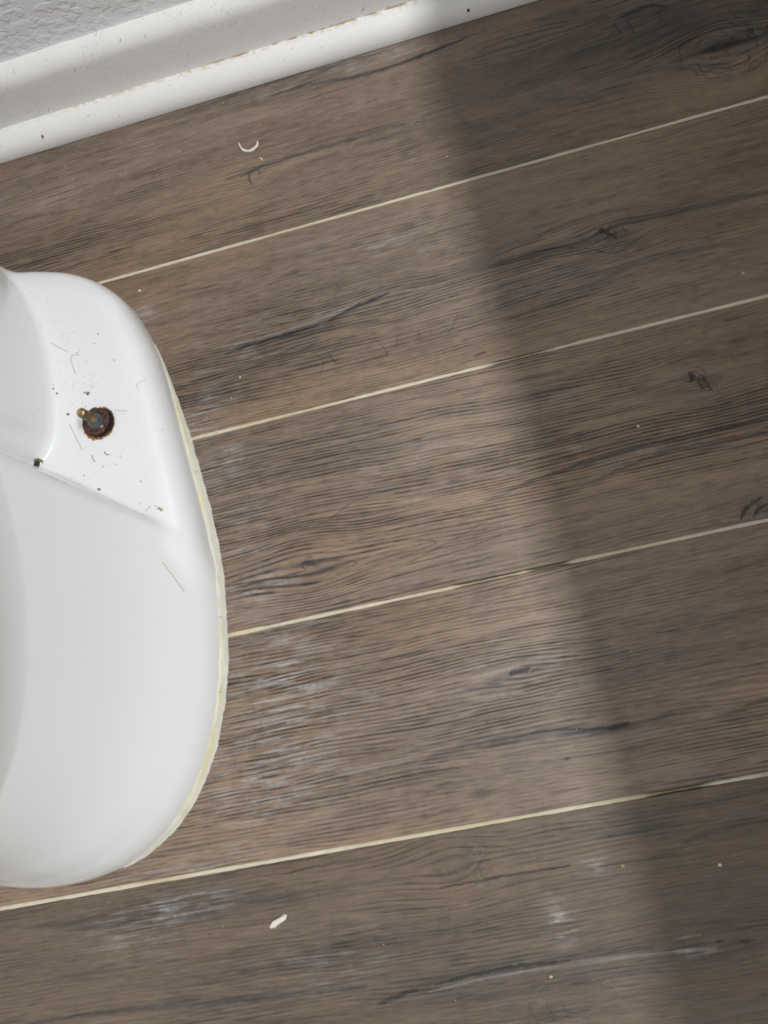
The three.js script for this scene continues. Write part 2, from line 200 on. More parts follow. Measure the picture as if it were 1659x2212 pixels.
function plankMaps(k) {
  const S = PLANKS[k], z0 = k * PITCH, n = TW * TH, o = S.s * 7.31;
  const dark = new Float32Array(n), soft = new Float32Array(n), lite = new Float32Array(n);
  const px = TW / (TX1 - TX0), pz = TH / PITCH;
  for (const st of S.strokes) {
    const buf = st.t === 'd' ? dark : st.t === 's' ? soft : lite, c = catmull(st.p, Math.max(24, st.p.length * 60));
    c.forEach((q, i) => {
      const t = i / (c.length - 1), taper = Math.pow(Math.sin(Math.PI * clamp(t * 0.94 + 0.03)), 0.45);
      const r = st.w * 0.001 * taper * (0.35 + 0.8 * vn(q.x * 260 + o, q.z * 977) + 0.5 * vn(q.x * 900 + o, q.z * 700)), jz = (vn(q.x * 420 + o, 3.3) + vn(q.x * 1300 + o, 8.1) * 0.6 - 0.8) * 0.0010 * (st.t === 'd' ? 0.8 : st.t === 'l' ? 0.35 : 2);
      const ex = st.t === 's' ? 3.2 : 1.3;
      const ci = (q.x - TX0) * px, cj = (q.z + jz - z0) * pz, ri = Math.max(1.2, r * ex * px), rj = Math.max(0.8, r * pz);
      for (let j = Math.max(0, Math.floor(cj - rj - 1)); j <= Math.min(TH - 1, cj + rj + 1); j++) for (let i2 = Math.max(0, Math.floor(ci - ri - 1)); i2 <= Math.min(TW - 1, ci + ri + 1); i2++) {
        const d = Math.hypot((i2 - ci) / ri, (j - cj) / rj); if (d >= 1) continue;
        const v = st.a * (st.t === 's' ? (1 - d) * (1 - d) * (1 + 2 * d) : st.t === 'l' ? 1 - sstep(0.0, 1, d) : 1 - sstep(0.35, 1, d)), at = j * TW + i2;
        if (v > buf[at]) buf[at] = v;
      }
    });
  }
  const col = new Uint8Array(n * 4), rough = new Uint8Array(n * 4), bump = new Uint8Array(n * 4);
  for (let j = 0; j < TH; j++) for (let i = 0; i < TW; i++) {
    const x = TX0 + (i + 0.5) / px, z = z0 + (j + 0.5) / pz, at = j * TW + i, a4 = at * 4;
    let w = z + 0.008 * (vn(x * 4 + o, z * 11 + o) - 0.5) + 0.0016 * (vn(x * 17, z * 50 + o) - 0.5);
    for (const [kx, kz, lx, lz, amp] of S.knots) { const u = (x - kx) / lx, v = (z - kz) / lz, g = u * u + v * v; if (g < 9) w -= amp * v * Math.exp(-g) * 1.3; }
    if (S.arch) { const [ax, az, as] = S.arch; const dx = x - ax, dz = z - az, m = sstep(0.0, 0.03, dx) * (1 - sstep(0.11, 0.17, dx)) * (1 - sstep(0.016, 0.032, Math.abs(dz))); if (m > 0) w = lerp(w, az + 0.03 + Math.hypot(dz * 1.1, Math.max(0, 0.135 - dx) * as), m * 0.8); }
    const B = fbm(x * 5 + o, w * 26, 3), B2 = fbm(x * 13 + o, z * 30 + 5, 2);
    const S1 = vn(x * 10 + o, w * 150), S2 = vn(x * 17 + o, w * 380), S3 = vn(x * 42 + o, w * 820), S4 = vn(x * 150, w * 1300 + o);
    const reg = clamp(0.30 + 1.7 * (fbm(x * 5 + o, w * 20 + 3, 2) - 0.42)) * S.ridge;
    let bo = 0; for (const [bx, bz, bl, bw, ba] of S.boost ?? []) { const u = (x - bx) / bl, v = (z - bz) / bw; bo += ba * Math.exp(-u * u - v * v); }
    const ph = w / 0.0026 + 2.4 * vn(x * 6 + o, w * 45) + 0.9 * vn(x * 26 + o, w * 90), ln = 0.5 + 0.5 * Math.cos(ph * 6.2832);
    const line = Math.pow(ln, 3.0) * (0.25 + 0.75 * sstep(0.25, 0.6, vn(x * 30 + o, w * 330 + 9))) * clamp(reg * 1.25 + 0.08 + bo, 0, 1.3);
    const ph2 = w / 0.00125 + 2.5 * vn(x * 11 + 40 + o, w * 80), line2 = Math.pow(0.5 + 0.5 * Math.cos(ph2 * 6.2832), 2) * sstep(0.42, 0.7, vn(x * 38 + 5 + o, w * 420)) * (0.35 + 0.5 * reg);
    const groove = clamp(line + 0.35 * sstep(0.6, 0.85, S2) * reg), dash = clamp(line2 + 0.5 * sstep(0.68, 0.9, S3));
    const cross = sstep(0.72, 0.9, vn(x * 300 + o, z * 160)) * 0.08;
    let m = S.tone * (1.20 + 0.36 * (B - 0.5) * 2 + 0.12 * (S1 - 0.5) * 2 + 0.22 * (S4 - 0.5) * 2 + 0.10 * (B2 - 0.5) * 2 - 0.74 * groove - 0.46 * dash - cross);
    m = S.tone * (1 + 1.3 * (m / S.tone - 1)); m = Math.max(m, 0.12);
    const dk = dark[at], sf = soft[at] * (0.6 + 0.8 * S3) * (0.75 + 0.5 * S2), lt = lite[at] * (0.5 + 0.8 * S3);
    m *= (1 - 0.93 * dk) * (1 - 0.82 * clamp(sf));
    const hu = clamp(S.hue + 1.1 * (fbm(x * 6 + 31 + o, w * 20 + 7, 2) - 0.5));
    let r = lerp(0.160, 0.166, hu) * m, g = lerp(0.116, 0.111, hu) * m, b = lerp(0.086, 0.066, hu) * m;
    const gs = clamp(sf * 0.9 + dk * 0.5); { const y = (r + g + b) / 3; r = lerp(r, y, gs * 0.32); g = lerp(g, y * 0.99, gs * 0.32); b = lerp(b, y * 1.02, gs * 0.32); }
    let hz = 0.05;  // base level scatters painted glints; listed patches mix residue and painted sheen
    for (const [hx, hzz, hl, hw, ha] of S.hazeGlints) { const u = (x - hx) / hl, v = (z - hzz) / hw, q = u * u + v * v; if (q < 4) hz += ha * Math.exp(-q * 1.2); }
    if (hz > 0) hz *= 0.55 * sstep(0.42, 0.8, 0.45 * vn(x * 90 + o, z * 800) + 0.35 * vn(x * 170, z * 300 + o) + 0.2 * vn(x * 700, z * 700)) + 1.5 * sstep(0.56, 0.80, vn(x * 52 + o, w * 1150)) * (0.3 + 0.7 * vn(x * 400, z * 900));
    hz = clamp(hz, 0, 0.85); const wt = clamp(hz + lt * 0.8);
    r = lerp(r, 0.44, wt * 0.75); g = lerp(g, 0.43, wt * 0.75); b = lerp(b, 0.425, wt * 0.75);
    col[a4] = 255 * toS(clamp(r)); col[a4 + 1] = 255 * toS(clamp(g)); col[a4 + 2] = 255 * toS(clamp(b)); col[a4 + 3] = 255;
    const ro = clamp(0.48 + 0.16 * (B2 - 0.5) + 0.14 * groove + 0.18 * wt + 0.2 * dk + 0.08 * (S4 - 0.5), 0.2, 0.9);
    rough[a4] = rough[a4 + 1] = rough[a4 + 2] = 255 * ro; rough[a4 + 3] = 255;
    const h = clamp(0.70 + 0.10 * (B - 0.5) + 0.12 * (S1 - 0.5) + 0.05 * (S4 - 0.5) - 0.42 * groove - 0.20 * dash - 0.8 * dk - 0.12 * clamp(sf) + 0.2 * lt - 0.5 * cross);
    bump[a4] = bump[a4 + 1] = bump[a4 + 2] = 255 * h; bump[a4 + 3] = 255;
  }
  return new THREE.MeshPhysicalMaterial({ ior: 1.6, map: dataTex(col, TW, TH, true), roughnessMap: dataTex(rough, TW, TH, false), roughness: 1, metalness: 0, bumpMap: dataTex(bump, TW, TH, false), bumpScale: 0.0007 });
}
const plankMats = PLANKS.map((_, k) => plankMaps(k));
function plankGeo(x0, x1, z0, z1, row) {                 // slab with a small eased edge; uv runs with the row's own texture
  const b = 0.0007, y0 = -0.009, pos = [], uv = [], idx = [];
  const rings = [[0, 0, y0], [0, 0, -b], [b * 0.35, b * 0.35, -b * 0.3], [b, b, 0]];
  const zt = row * PITCH;
  for (const [ix, iz, y] of rings) for (const [sx, sz] of [[0, 0], [1, 0], [1, 1], [0, 1]]) {
    const x = sx ? x1 - ix : x0 + ix, z = sz ? z1 - iz : z0 + iz;
    pos.push(x, y, z); uv.push((x - TX0) / (TX1 - TX0), (z - zt) / PITCH);
  }
  for (let r = 0; r < 3; r++) for (let c = 0; c < 4; c++) { const a = r * 4 + c, d = r * 4 + (c + 1) % 4, e = a + 4, f = d + 4; idx.push(a, e, d, d, e, f); }
  idx.push(12, 15, 13, 13, 15, 14);
  const g = new THREE.BufferGeometry(); g.setAttribute('position', new THREE.Float32BufferAttribute(pos, 3)); g.setAttribute('uv', new THREE.Float32BufferAttribute(uv, 2)); g.setIndex(idx);
  const f = g.toNonIndexed(); f.computeVertexNormals(); return f;
}
const floor = struct(new THREE.Group(), 'floor', 'dark brown wood-look plank floor with cream grout lines', 'floor');
part('subfloor', boxAt(ROOM.x0 - W, ROOM.x1 + W, -0.06, -0.0045, ROOM.z0 - W, ROOM.z1 + W), new THREE.MeshStandardMaterial({ color: lin(0.35, 0.31, 0.22), roughness: 0.9 }), floor);
const ROWX = [[-0.62, -0.33, 0.66, 1.30], [-0.62, -0.24, 0.74, 1.30], [-0.62, -0.4, 0.58, 1.30], [-0.62, -0.28, 0.69, 1.30], [-0.62, -0.36, 0.62, 1.30]];
for (let row = 0; row * PITCH < ROOM.z1; row++) {
  const xs = ROWX[row % 5], za = row ? row * PITCH + GAP / 2 : ROOM.z0, zb = Math.min((row + 1) * PITCH - GAP / 2, ROOM.z1);
  for (let i = 0; i + 1 < xs.length; i++) {
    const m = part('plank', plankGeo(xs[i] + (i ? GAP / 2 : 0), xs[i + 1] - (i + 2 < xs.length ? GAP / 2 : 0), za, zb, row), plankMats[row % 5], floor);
    if (row < 5 && i === 1) m.userData.label = ['plank along the white baseboard with a dark knot swirl and painted corner shade', 'plank with a long black crack beside the toilet bolt', 'plank with arched grain beside the toilet foot', 'plank with whitish residue and painted glint streaks beside the widest part of the toilet foot', 'brown plank in front of the toilet with a black crack, shade painted into its tone'][row];
  }
}
// grout: a low rounded fillet in each joint, thinner and dirtier in places
const groutMat = new THREE.MeshStandardMaterial({ vertexColors: true, roughness: 0.85 });
const THIN = { 2: [[0.285, 0.345, 0.45, 0.55]], 3: [[0.225, 0.29, 0.5, 0.45], [0.278, 0.318, 0.35, 1.0]], 4: [[0.315, 0.37, 0.6, 0.8], [0.36, 0.62, 0.75, 0.6]] };
const FAT = { 2: [[0.055, 0.10, 1.5, [0.62, 0.55, 0.46]]], 3: [[0.06, 0.095, 1.6, [0.66, 0.53, 0.33]]] };
const bump01 = (a, b, x) => { const e = (b - a) * 0.3; return sstep(a, a + e, x) * (1 - sstep(b - e, b, x)); };
for (let row = 1; row * PITCH < ROOM.z1; row++) {
  const z = row * PITCH, nx = row < 6 ? 620 : 80, x0 = ROOM.x0, x1 = ROOM.x1;
  const g = gridGeo(nx, 6, (u, v) => {
    const x = lerp(x0, x1, u); let hw = GAP / 2 * (1.0 + 0.35 * (fbm(x * 60, row * 9, 3) - 0.5) * 2) + 0.0002;
    for (const [a, b, k] of THIN[row] ?? []) hw *= lerp(1, k, bump01(a, b, x)); for (const [a, b, k] of FAT[row] ?? []) hw *= lerp(1, k, bump01(a, b, x));
    const s = 2 * v - 1, edge = 1 + 0.22 * (vn(x * 400, row * 31 + (s > 0 ? 5 : 0)) - 0.5);
    return [x, -0.0007 + 0.0010 * (1 - s * s) + 0.0003 * (vn(x * 500, s * 3 + row * 7) - 0.5), z + s * hw * edge];
  }, null, (u, v) => {
    const x = lerp(x0, x1, u); let t = fbm(x * 45 + row * 5, v * 2 + row, 3); let c = [lerp(0.52, 0.68, t), lerp(0.46, 0.61, t), lerp(0.35, 0.49, t)];
    const yl = sstep(0.5, 0.75, fbm(x * 14, row * 13 + 4, 2)); c = [lerp(c[0], 0.47, yl * 0.5), lerp(c[1], 0.41, yl * 0.5), lerp(c[2], 0.22, yl * 0.5)];
    for (const [a, b, , fc] of FAT[row] ?? []) { const q = bump01(a, b, x) * 0.7; c = c.map((e, i) => lerp(e, fc[i], q)); }
    for (const [a, b, , dk] of THIN[row] ?? []) { const q = bump01(a, b, x) * dk * (0.75 + 0.4 * vn(x * 200, 2)); c = c.map((e, i) => lerp(e, [0.17, 0.135, 0.055][i], clamp(q))); }
    const sp = vn(x * 900, v * 9 + row) > 0.86 ? 0.7 : 1; return c.map((e) => e * sp);
  });
  part('grout_line', g, groutMat, floor);
}

// ------------------------------------------------------------------ baseboard and shoe moulding
function trimTex(w, h, kind) {
  const col = new Uint8Array(w * h * 4);
  const marks = []; for (let i = 0; i < 170; i++) marks.push([rnd(), Math.pow(rnd(), 1.5), rr(0.4, 1), rnd()]);
  for (let j = 0; j < h; j++) for (let i = 0; i < w; i++) {
    const u = i / w, v = j / h, k = (j * w + i) * 4; let c = [0.80, 0.795, 0.775];
    const f = fbm(u * 260, v * 14, 3), f2 = fbm(u * 40, v * 5 + 9, 3);
    let stain = kind === 'shoe' ? sstep(0.80, 1.0, v) * sstep(0.40, 0.62, f) * (0.25 + 0.75 * sstep(0.35, 0.6, f2)) : (1 - sstep(0.0, 0.22, v)) * sstep(0.32, 0.65, f) * (0.2 + 0.8 * sstep(0.35, 0.6, f2)) * 0.55;
    c = [lerp(c[0], 0.56, stain * 0.7), lerp(c[1], 0.43, stain * 0.7), lerp(c[2], 0.25, stain * 0.7)];
    const dust = sstep(0.66, 0.8, vn(u * 700, v * 60)) * sstep(0.45, 0.7, fbm(u * 30, v * 4, 2)) * 0.09 * (kind === 'shoe' ? 0.7 : 1.3);
    c = c.map((e) => e * (1 - dust));
    for (let q = 0; q < 3; q++) col[k + q] = 255 * toS(c[q]); col[k + 3] = 255;
  }
  for (const [mu, mv, ms, t] of marks) {                  // dust specks and short fibres
    const ci = mu * w, cj = (kind === 'shoe' ? 1 - mv : mv) * h, L = t > 0.7 ? rr(4, 12) : 1.5, an = rr(0.3, 1.2);
    for (let s = 0; s < L; s += 0.7) { const i = Math.round(ci + Math.cos(an) * s), j = Math.round(cj + Math.sin(an) * s); if (i < 0 || j < 0 || i >= w || j >= h) continue; const k = (j * w + i) * 4; for (let q = 0; q < 3; q++) col[k + q] *= lerp(0.88, 0.5, ms * (t > 0.9 ? 1 : 0.4)); }
  }
  return dataTex(col, w, h, true);
}
const trimPaint = (kind) => new THREE.MeshStandardMaterial({ map: trimTex(2048, 128, kind), roughness: 0.38 });
function runTrim(profile, x0, x1, nx, wob) {              // profile [z,y] from bottom to top
  const np = profile.length - 1; const L = [0]; for (let i = 1; i <= np; i++) L.push(L[i - 1] + Math.hypot(profile[i][0] - profile[i - 1][0], profile[i][1] - profile[i - 1][1]));
  return gridGeo(nx, np, (u, v, i, j) => { const x = lerp(x0, x1, u), q = profile[j]; const n = wob * (fbm(x * 55, 3, 3) - 0.5) * (q[1] > 0.05 ? 2 : 0.25); return [x, q[1] + n, q[0]]; }, (u, v) => [lerp(x0, x1, u) / 0.7 + 0.3, L[Math.round(v * np)] / L[np]]);
}
const arc = (cz, cy, r1, r2, a0, a1, n) => Array.from({ length: n + 1 }, (_, i) => { const a = lerp(a0, a1, i / n); return [cz + r1 * Math.cos(a), cy + r2 * Math.sin(a)]; });
const basePts = [[-0.004, 0.0], [-0.004, 0.01], [-0.004, 0.02], [-0.004, 0.035], [-0.0041, 0.048], ...arc(-0.0155, 0.051, 0.0113, 0.0135, 0.1, Math.PI / 2, 9), [-0.0190, 0.0648]];
const baseMat = trimPaint('base'), shoeMat = trimPaint('shoe');
struct(new THREE.Mesh(runTrim(basePts, ROOM.x0, 0.688, 500, 0.0005), baseMat), 'baseboard_back', 'white painted baseboard with rounded dusty top edge', 'baseboard');
const shoePts = [[0.0120, 0.0004], [0.0123, 0.002], ...arc(-0.004, 0.003, 0.0163, 0.0166, 0.08, Math.PI / 2, 14)];
const shoe = struct(new THREE.Mesh(runTrim(shoePts, ROOM.x0, 0.688, 500, 0.0006), shoeMat), 'trim_1', 'white quarter-round shoe moulding along the floor', 'moulding');
{ // brown grime caught in the joint between moulding and baseboard, and the dark gap at the floor
  const grime = gridGeo(900, 2, (u, v) => { const x = lerp(ROOM.x0, 0.688, u), n = fbm(x * 120, 7, 3), w = 0.0013 * sstep(0.36, 0.66, n) * (0.3 + 0.9 * sstep(0.02, 0.2, x)) + 0.00015; return [x, 0.0192 + (v - 0.4) * w, -0.0038 + (1 - v) * w * 1.1]; }, null,
    (u, v) => { const t = vn(u * 700, 5); return [lerp(0.30, 0.5, t), lerp(0.17, 0.36, t), lerp(0.06, 0.2, t)]; });
  part('grime_line', grime, new THREE.MeshStandardMaterial({ vertexColors: true, roughness: 0.9 }), shoe);
}

// ------------------------------------------------------------------ toilet
const AX = -0.076;                                        // toilet centre line
const HALF = [[0, 0.1385], [0.0235, 0.1425], [0.043, 0.1480], [0.063, 0.1562], [0.0816, 0.1692], [0.0975, 0.1876], [0.1085, 0.2122], [0.1162, 0.2361], [0.1214, 0.2633], [0.1248, 0.2864], [0.1276, 0.3108], [0.1308, 0.3366], [0.1342, 0.3656], [0.1368, 0.3937], [0.1374, 0.4189], [0.1363, 0.4433], [0.1342, 0.4669], [0.1304, 0.4898], [0.1245, 0.5145], [0.1162, 0.538], [0.1045, 0.560], [0.0885, 0.5798], [0.0700, 0.5945], [0.0446, 0.606], [0.016, 0.6105], [0, 0.611]];
const halfCurve = catmull(HALF, 160).map((p) => [Math.max(0, p.x), p.z]);
const OG = { x0: 0, z0: 0.02, n: 100, m: 350, h: 0.002 };
const inside = new Float32Array((OG.n + 1) * (OG.m + 1));
{
  const poly = [...halfCurve, ...halfCurve.slice(1, -1).reverse().map(([x, z]) => [-x, z])];
  for (let j = 0; j <= OG.m; j++) for (let i = 0; i <= OG.n; i++) {
    const X = i * OG.h, Z = OG.z0 + j * OG.h; let best = 9, cn = false;
    for (let a = 0, b = poly.length - 1; a < poly.length; b = a++) {
      const [ax, az] = poly[a], [bx, bz] = poly[b], dx = bx - ax, dz = bz - az, t = clamp(((X - ax) * dx + (Z - az) * dz) / (dx * dx + dz * dz + 1e-12)), d = Math.hypot(X - ax - t * dx, Z - az - t * dz);
      if (d < best) best = d;
      if ((az > Z) !== (bz > Z) && X + 1e-7 < (bx - ax) * (Z - az) / (bz - az) + ax) cn = !cn;
    }
    inside[j * (OG.n + 1) + i] = cn ? best : -best;
  }
}
function inDist(X, Z) {
  const u = clamp(X / OG.h, 0, OG.n - 0.001), v = clamp((Z - OG.z0) / OG.h, 0, OG.m - 0.001), i = u | 0, j = v | 0, fu = u - i, fv = v - j, k = j * (OG.n + 1) + i;
  return lerp(lerp(inside[k], inside[k + 1], fu), lerp(inside[k + OG.n + 1], inside[k + OG.n + 2], fu), fv);
}
const smin = (a, b, k) => { const h = Math.max(k - Math.abs(a - b), 0) / k; return Math.min(a, b) - h * h * k * 0.25; };
const smax = (a, b, k) => -smin(-a, -b, k);
const HP = 0.035;
function bowlF(X, y, z) {
  const t = clamp((y - 0.14) / 0.24), RX = lerp(0.07, 0.178, Math.pow(t, 1.25)), RZ = lerp(0.11, 0.25, Math.pow(t, 0.9)), zc = lerp(0.46, 0.445, t);
  return smax((Math.hypot(X / RX, (z - zc) / RZ) - 1) * RX * 0.85, y - 0.385, 0.014);
}
const COL = [[0.10, -0.02], [0.13, -0.004], [0.146, 0.007], [0.164, 0.0176], [0.184, 0.028], [0.2, 0.0335], [0.215, 0.037], [0.243, 0.0405], [0.274, 0.0395], [0.29, 0.037], [0.2996, 0.034], [0.308, 0.0295], [0.315, 0.023], [0.321, 0.013], [0.326, 0.0], [0.34, -0.03]];
const colCurve = catmull(COL.map(([z, x]) => [z, x]), 200).map((p) => [p.x, p.z]);
function colHalf(z) { const n = colCurve.length - 1; if (z <= colCurve[0][0]) return -0.05; if (z >= colCurve[n][0]) return -0.05; let a = 0, b = n; while (b - a > 1) { const m = (a + b) >> 1; if (colCurve[m][0] <= z) a = m; else b = m; } const t = (z - colCurve[a][0]) / (colCurve[b][0] - colCurve[a][0]); return lerp(colCurve[a][1], colCurve[b][1], t); }
function bodyF(x, y, z) {
  const X = Math.abs(x - AX), d = inDist(X, z);
  const c = 0.508 * (X - 0.048) - 0.862 * (z - 0.3432);
  const hp = lerp(HP, 0.018, sstep(0.004, 0.04, -c));
  let f = smax(y - hp, -d, 0.026);                                   // bolt ledge
  const lean = 0.03 * Math.max(0, y - HP) - 0.0015;
  const col = Math.max((X - colHalf(z)) * 0.75 + lean, y - 0.34);   // trapway column
  f = smin(f, col, 0.009);
  const dm = d * 1000, hf = d > 0 ? (31 * (1 - Math.exp(-dm / 8)) + 0.12 * dm + 0.021 * dm * dm) / 1000 : d * 4;
  f = smin(f, smax(Math.max((y - hf) * 0.55, y - 0.34), c, 0.007), lerp(0.004, 0.012, sstep(0.0, 0.02, -c)));                         // front pedestal flank
  f = smin(f, bowlF(X, y, z), 0.05);
  f = smin(f, smax(smax(Math.abs(z - 0.21) - 0.13, Math.abs(y - 0.345) - 0.04, 0.02), X - 0.11, 0.03), 0.03); // rear deck
  return f;
}
function surfaceNets(F, lo, hi, h) {
  const n = [0, 1, 2].map((a) => Math.ceil((hi[a] - lo[a]) / h) + 1), N = n[0] * n[1] * n[2], val = new Float32Array(N), id = (i, j, k) => (k * n[1] + j) * n[0] + i;
  for (let k = 0; k < n[2]; k++) for (let j = 0; j < n[1]; j++) for (let i = 0; i < n[0]; i++) val[id(i, j, k)] = F(lo[0] + i * h, lo[1] + j * h, lo[2] + k * h);
  const vid = new Int32Array(N).fill(-1), pos = [], nor = [], e = 0.0004;
  const grad = (x, y, z) => { const g = [F(x + e, y, z) - F(x - e, y, z), F(x, y + e, z) - F(x, y - e, z), F(x, y, z + e) - F(x, y, z - e)].map((q) => q / (2 * e)); return g; };
  for (let k = 0; k < n[2] - 1; k++) for (let j = 0; j < n[1] - 1; j++) for (let i = 0; i < n[0] - 1; i++) {
    const c = []; let neg = 0; for (let q = 0; q < 8; q++) { const v = val[id(i + (q & 1), j + (q >> 1 & 1), k + (q >> 2))]; c.push(v); if (v < 0) neg++; }
    if (!neg || neg === 8) continue;
    let sx = 0, sy = 0, sz = 0, m = 0;
    for (let q = 0; q < 8; q++) for (let b = 1; b < 8; b <<= 1) { const r = q | b; if (r === q || (c[q] < 0) === (c[r] < 0)) continue; const t = c[q] / (c[q] - c[r]); sx += (q & 1) + ((r & 1) - (q & 1)) * t; sy += (q >> 1 & 1) + ((r >> 1 & 1) - (q >> 1 & 1)) * t; sz += (q >> 2) + ((r >> 2) - (q >> 2)) * t; m++; }
    let x = lo[0] + (i + sx / m) * h, y = lo[1] + (j + sy / m) * h, z = lo[2] + (k + sz / m) * h, g;
    for (let it = 0; it < 3; it++) { g = grad(x, y, z); const f = F(x, y, z), q = clamp(f / Math.max(0.05, g[0] * g[0] + g[1] * g[1] + g[2] * g[2]), -h * 0.5, h * 0.5); x -= q * g[0]; y -= q * g[1]; z -= q * g[2]; }
    g = grad(x, y, z); const l = Math.hypot(...g) || 1;
    vid[id(i, j, k)] = pos.length / 3; pos.push(x, Math.max(y, lo[1] + 0.0002), z); nor.push(g[0] / l, g[1] / l, g[2] / l);
  }
  const idx = [];
  for (let k = 1; k < n[2] - 1; k++) for (let j = 1; j < n[1] - 1; j++) for (let i = 1; i < n[0] - 1; i++) {
    const a = val[id(i, j, k)] < 0;
    const quad = (b, p, q, r, s) => { if (a === b || p < 0 || q < 0 || r < 0 || s < 0) return; if (a) idx.push(p, q, r, p, r, s); else idx.push(p, r, q, p, s, r); };
    quad(val[id(i + 1, j, k)] < 0, vid[id(i, j - 1, k - 1)], vid[id(i, j, k - 1)], vid[id(i, j, k)], vid[id(i, j - 1, k)]);
    quad(val[id(i, j + 1, k)] < 0, vid[id(i - 1, j, k - 1)], vid[id(i - 1, j, k)], vid[id(i, j, k)], vid[id(i, j, k - 1)]);
    quad(val[id(i, j, k + 1)] < 0, vid[id(i - 1, j - 1, k)], vid[id(i, j - 1, k)], vid[id(i, j, k)], vid[id(i - 1, j, k)]);
  }
  const g = new THREE.BufferGeometry(); g.setAttribute('position', new THREE.Float32BufferAttribute(pos, 3)); g.setAttribute('normal', new THREE.Float32BufferAttribute(nor, 3)); g.setIndex(idx); return g;
}
const porcelain = new THREE.MeshPhysicalMaterial({ color: lin(0.79, 0.80, 0.795), roughness: 0.16, ior: 1.5 });
const seatPlastic = new THREE.MeshPhysicalMaterial({ color: lin(0.8, 0.8, 0.79), roughness: 0.25 });
const toilet = top(new THREE.Group(), 'toilet', 'white porcelain toilet caulked to the floor, its foot stained around a rusty bolt', 'toilet');
part('bowl_and_foot', surfaceNets(bodyF, [AX - 0.2, -0.006, 0.05], [AX + 0.2, 0.396, 0.712], 0.0035), porcelain, toilet);
{
  const egg = (sx, sz, hgt, y, zc) => { const s = new THREE.Shape(); for (let i = 0; i <= 64; i++) { const a = i / 64 * Math.PI * 2, x = Math.cos(a) * sx, z = Math.sin(a) * sz * (Math.sin(a) < 0 ? 0.85 : 1); i ? s.lineTo(x, z) : s.moveTo(x, z); } const g = new THREE.ExtrudeGeometry(s, { depth: hgt, bevelEnabled: true, bevelSize: 0.006, bevelThickness: 0.005, bevelSegments: 3, curveSegments: 48 }); g.rotateX(Math.PI / 2); g.translate(AX, y + hgt, zc); return g; };
  part('seat', egg(0.177, 0.247, 0.012, 0.391, 0.452), seatPlastic, toilet);
  part('seat_lid', egg(0.177, 0.247, 0.012, 0.414, 0.452), seatPlastic, toilet);
  part('tank', boxAt(AX - 0.21, AX + 0.21, 0.386, 0.72, 0.004, 0.195, 0.03), porcelain, toilet);
  part('tank_lid', boxAt(AX - 0.22, AX + 0.22, 0.72, 0.757, -0.002, 0.205, 0.014), porcelain, toilet);
  const lever = new THREE.CapsuleGeometry(0.007, 0.06, 4, 10); lever.rotateZ(Math.PI / 2); lever.translate(AX - 0.13, 0.66, 0.212);
  part('flush_lever', lever, new THREE.MeshStandardMaterial({ color: lin(0.7, 0.7, 0.7), metalness: 1, roughness: 0.2 }), toilet);
}
// caulk bead round the foot
{
  const run = halfCurve.filter(([X, z]) => z > 0.222).map(([X, z]) => [AX + X, z]);
  const full = [...run, ...run.slice(0, -1).reverse().map(([x, z]) => [2 * AX - x, z])];
  const n = full.length - 1, nor = full.map((p, i) => { const a = full[Math.max(0, i - 1)], b = full[Math.min(n, i + 1)], dx = b[0] - a[0], dz = b[1] - a[1], l = Math.hypot(dx, dz); return [dz / l, -dx / l]; });
  const N = 900, prof = [[-0.004, 0.0062], [-0.0006, 0.0058], [0.0012, 0.0052], [0.0026, 0.0036], [0.0040, 0.0016], [0.0054, 0.0007], [0.0064, -0.0003]];
  const at = (u) => { const f = u * n, i = Math.min(n - 1, Math.floor(f)), t = f - i; return [lerp(full[i][0], full[i + 1][0], t), lerp(full[i][1], full[i + 1][1], t), lerp(nor[i][0], nor[i + 1][0], t), lerp(nor[i][1], nor[i + 1][1], t)]; };
  const geo = gridGeo(N, 6, (u, v, i, j) => {
    const [x, z, nx, nz] = at(u), q = prof[j], grow = sstep(0, 0.12, u) * sstep(0, 0.12, 1 - u) * (1 - 0.55 * (sstep(0.43, 0.475, u) * (1 - sstep(0.525, 0.57, u)))), s = u * 260;
    const wob = 0.85 + 0.3 * fbm(s * 0.35, 2, 3) + (j > 4 ? 0.12 * (vn(s * 1.3, 9) - 0.5) : 0);
    const d = q[0] > 0 ? q[0] * (0.10 + 0.74 * grow) * wob : q[0];
    return [x + nx * d, q[1] * (0.35 + 0.65 * grow) * (0.85 + 0.3 * fbm(s * 0.8, j * 2.1, 2)), z + nz * d];
  }, null, (u, v, i, j) => {
    const s = u * 260, t = fbm(s * 0.5, j * 0.9, 3), yl = sstep(0.4, 0.65, fbm(s * 0.18, j * 1.3 + 4, 2)); let c = [0.70, 0.685, 0.56];
    c = [lerp(c[0], 0.66, yl), lerp(c[1], 0.60, yl), lerp(c[2], 0.36, yl)]; if (j >= 4) c = [lerp(c[0], 0.56, 0.7), lerp(c[1], 0.57, 0.7), lerp(c[2], 0.53, 0.7)];
    const sp = vn(s * 3, j * 3.7) > 0.965 ? 0.6 : 1; return c.map((e) => e * (0.86 + 0.28 * t) * sp);
  });
  const m = part('caulk_bead', geo, new THREE.MeshStandardMaterial({ vertexColors: true, roughness: 0.55, side: THREE.DoubleSide }), toilet); m.userData.label = 'yellowed cream caulk bead around the foot';
}

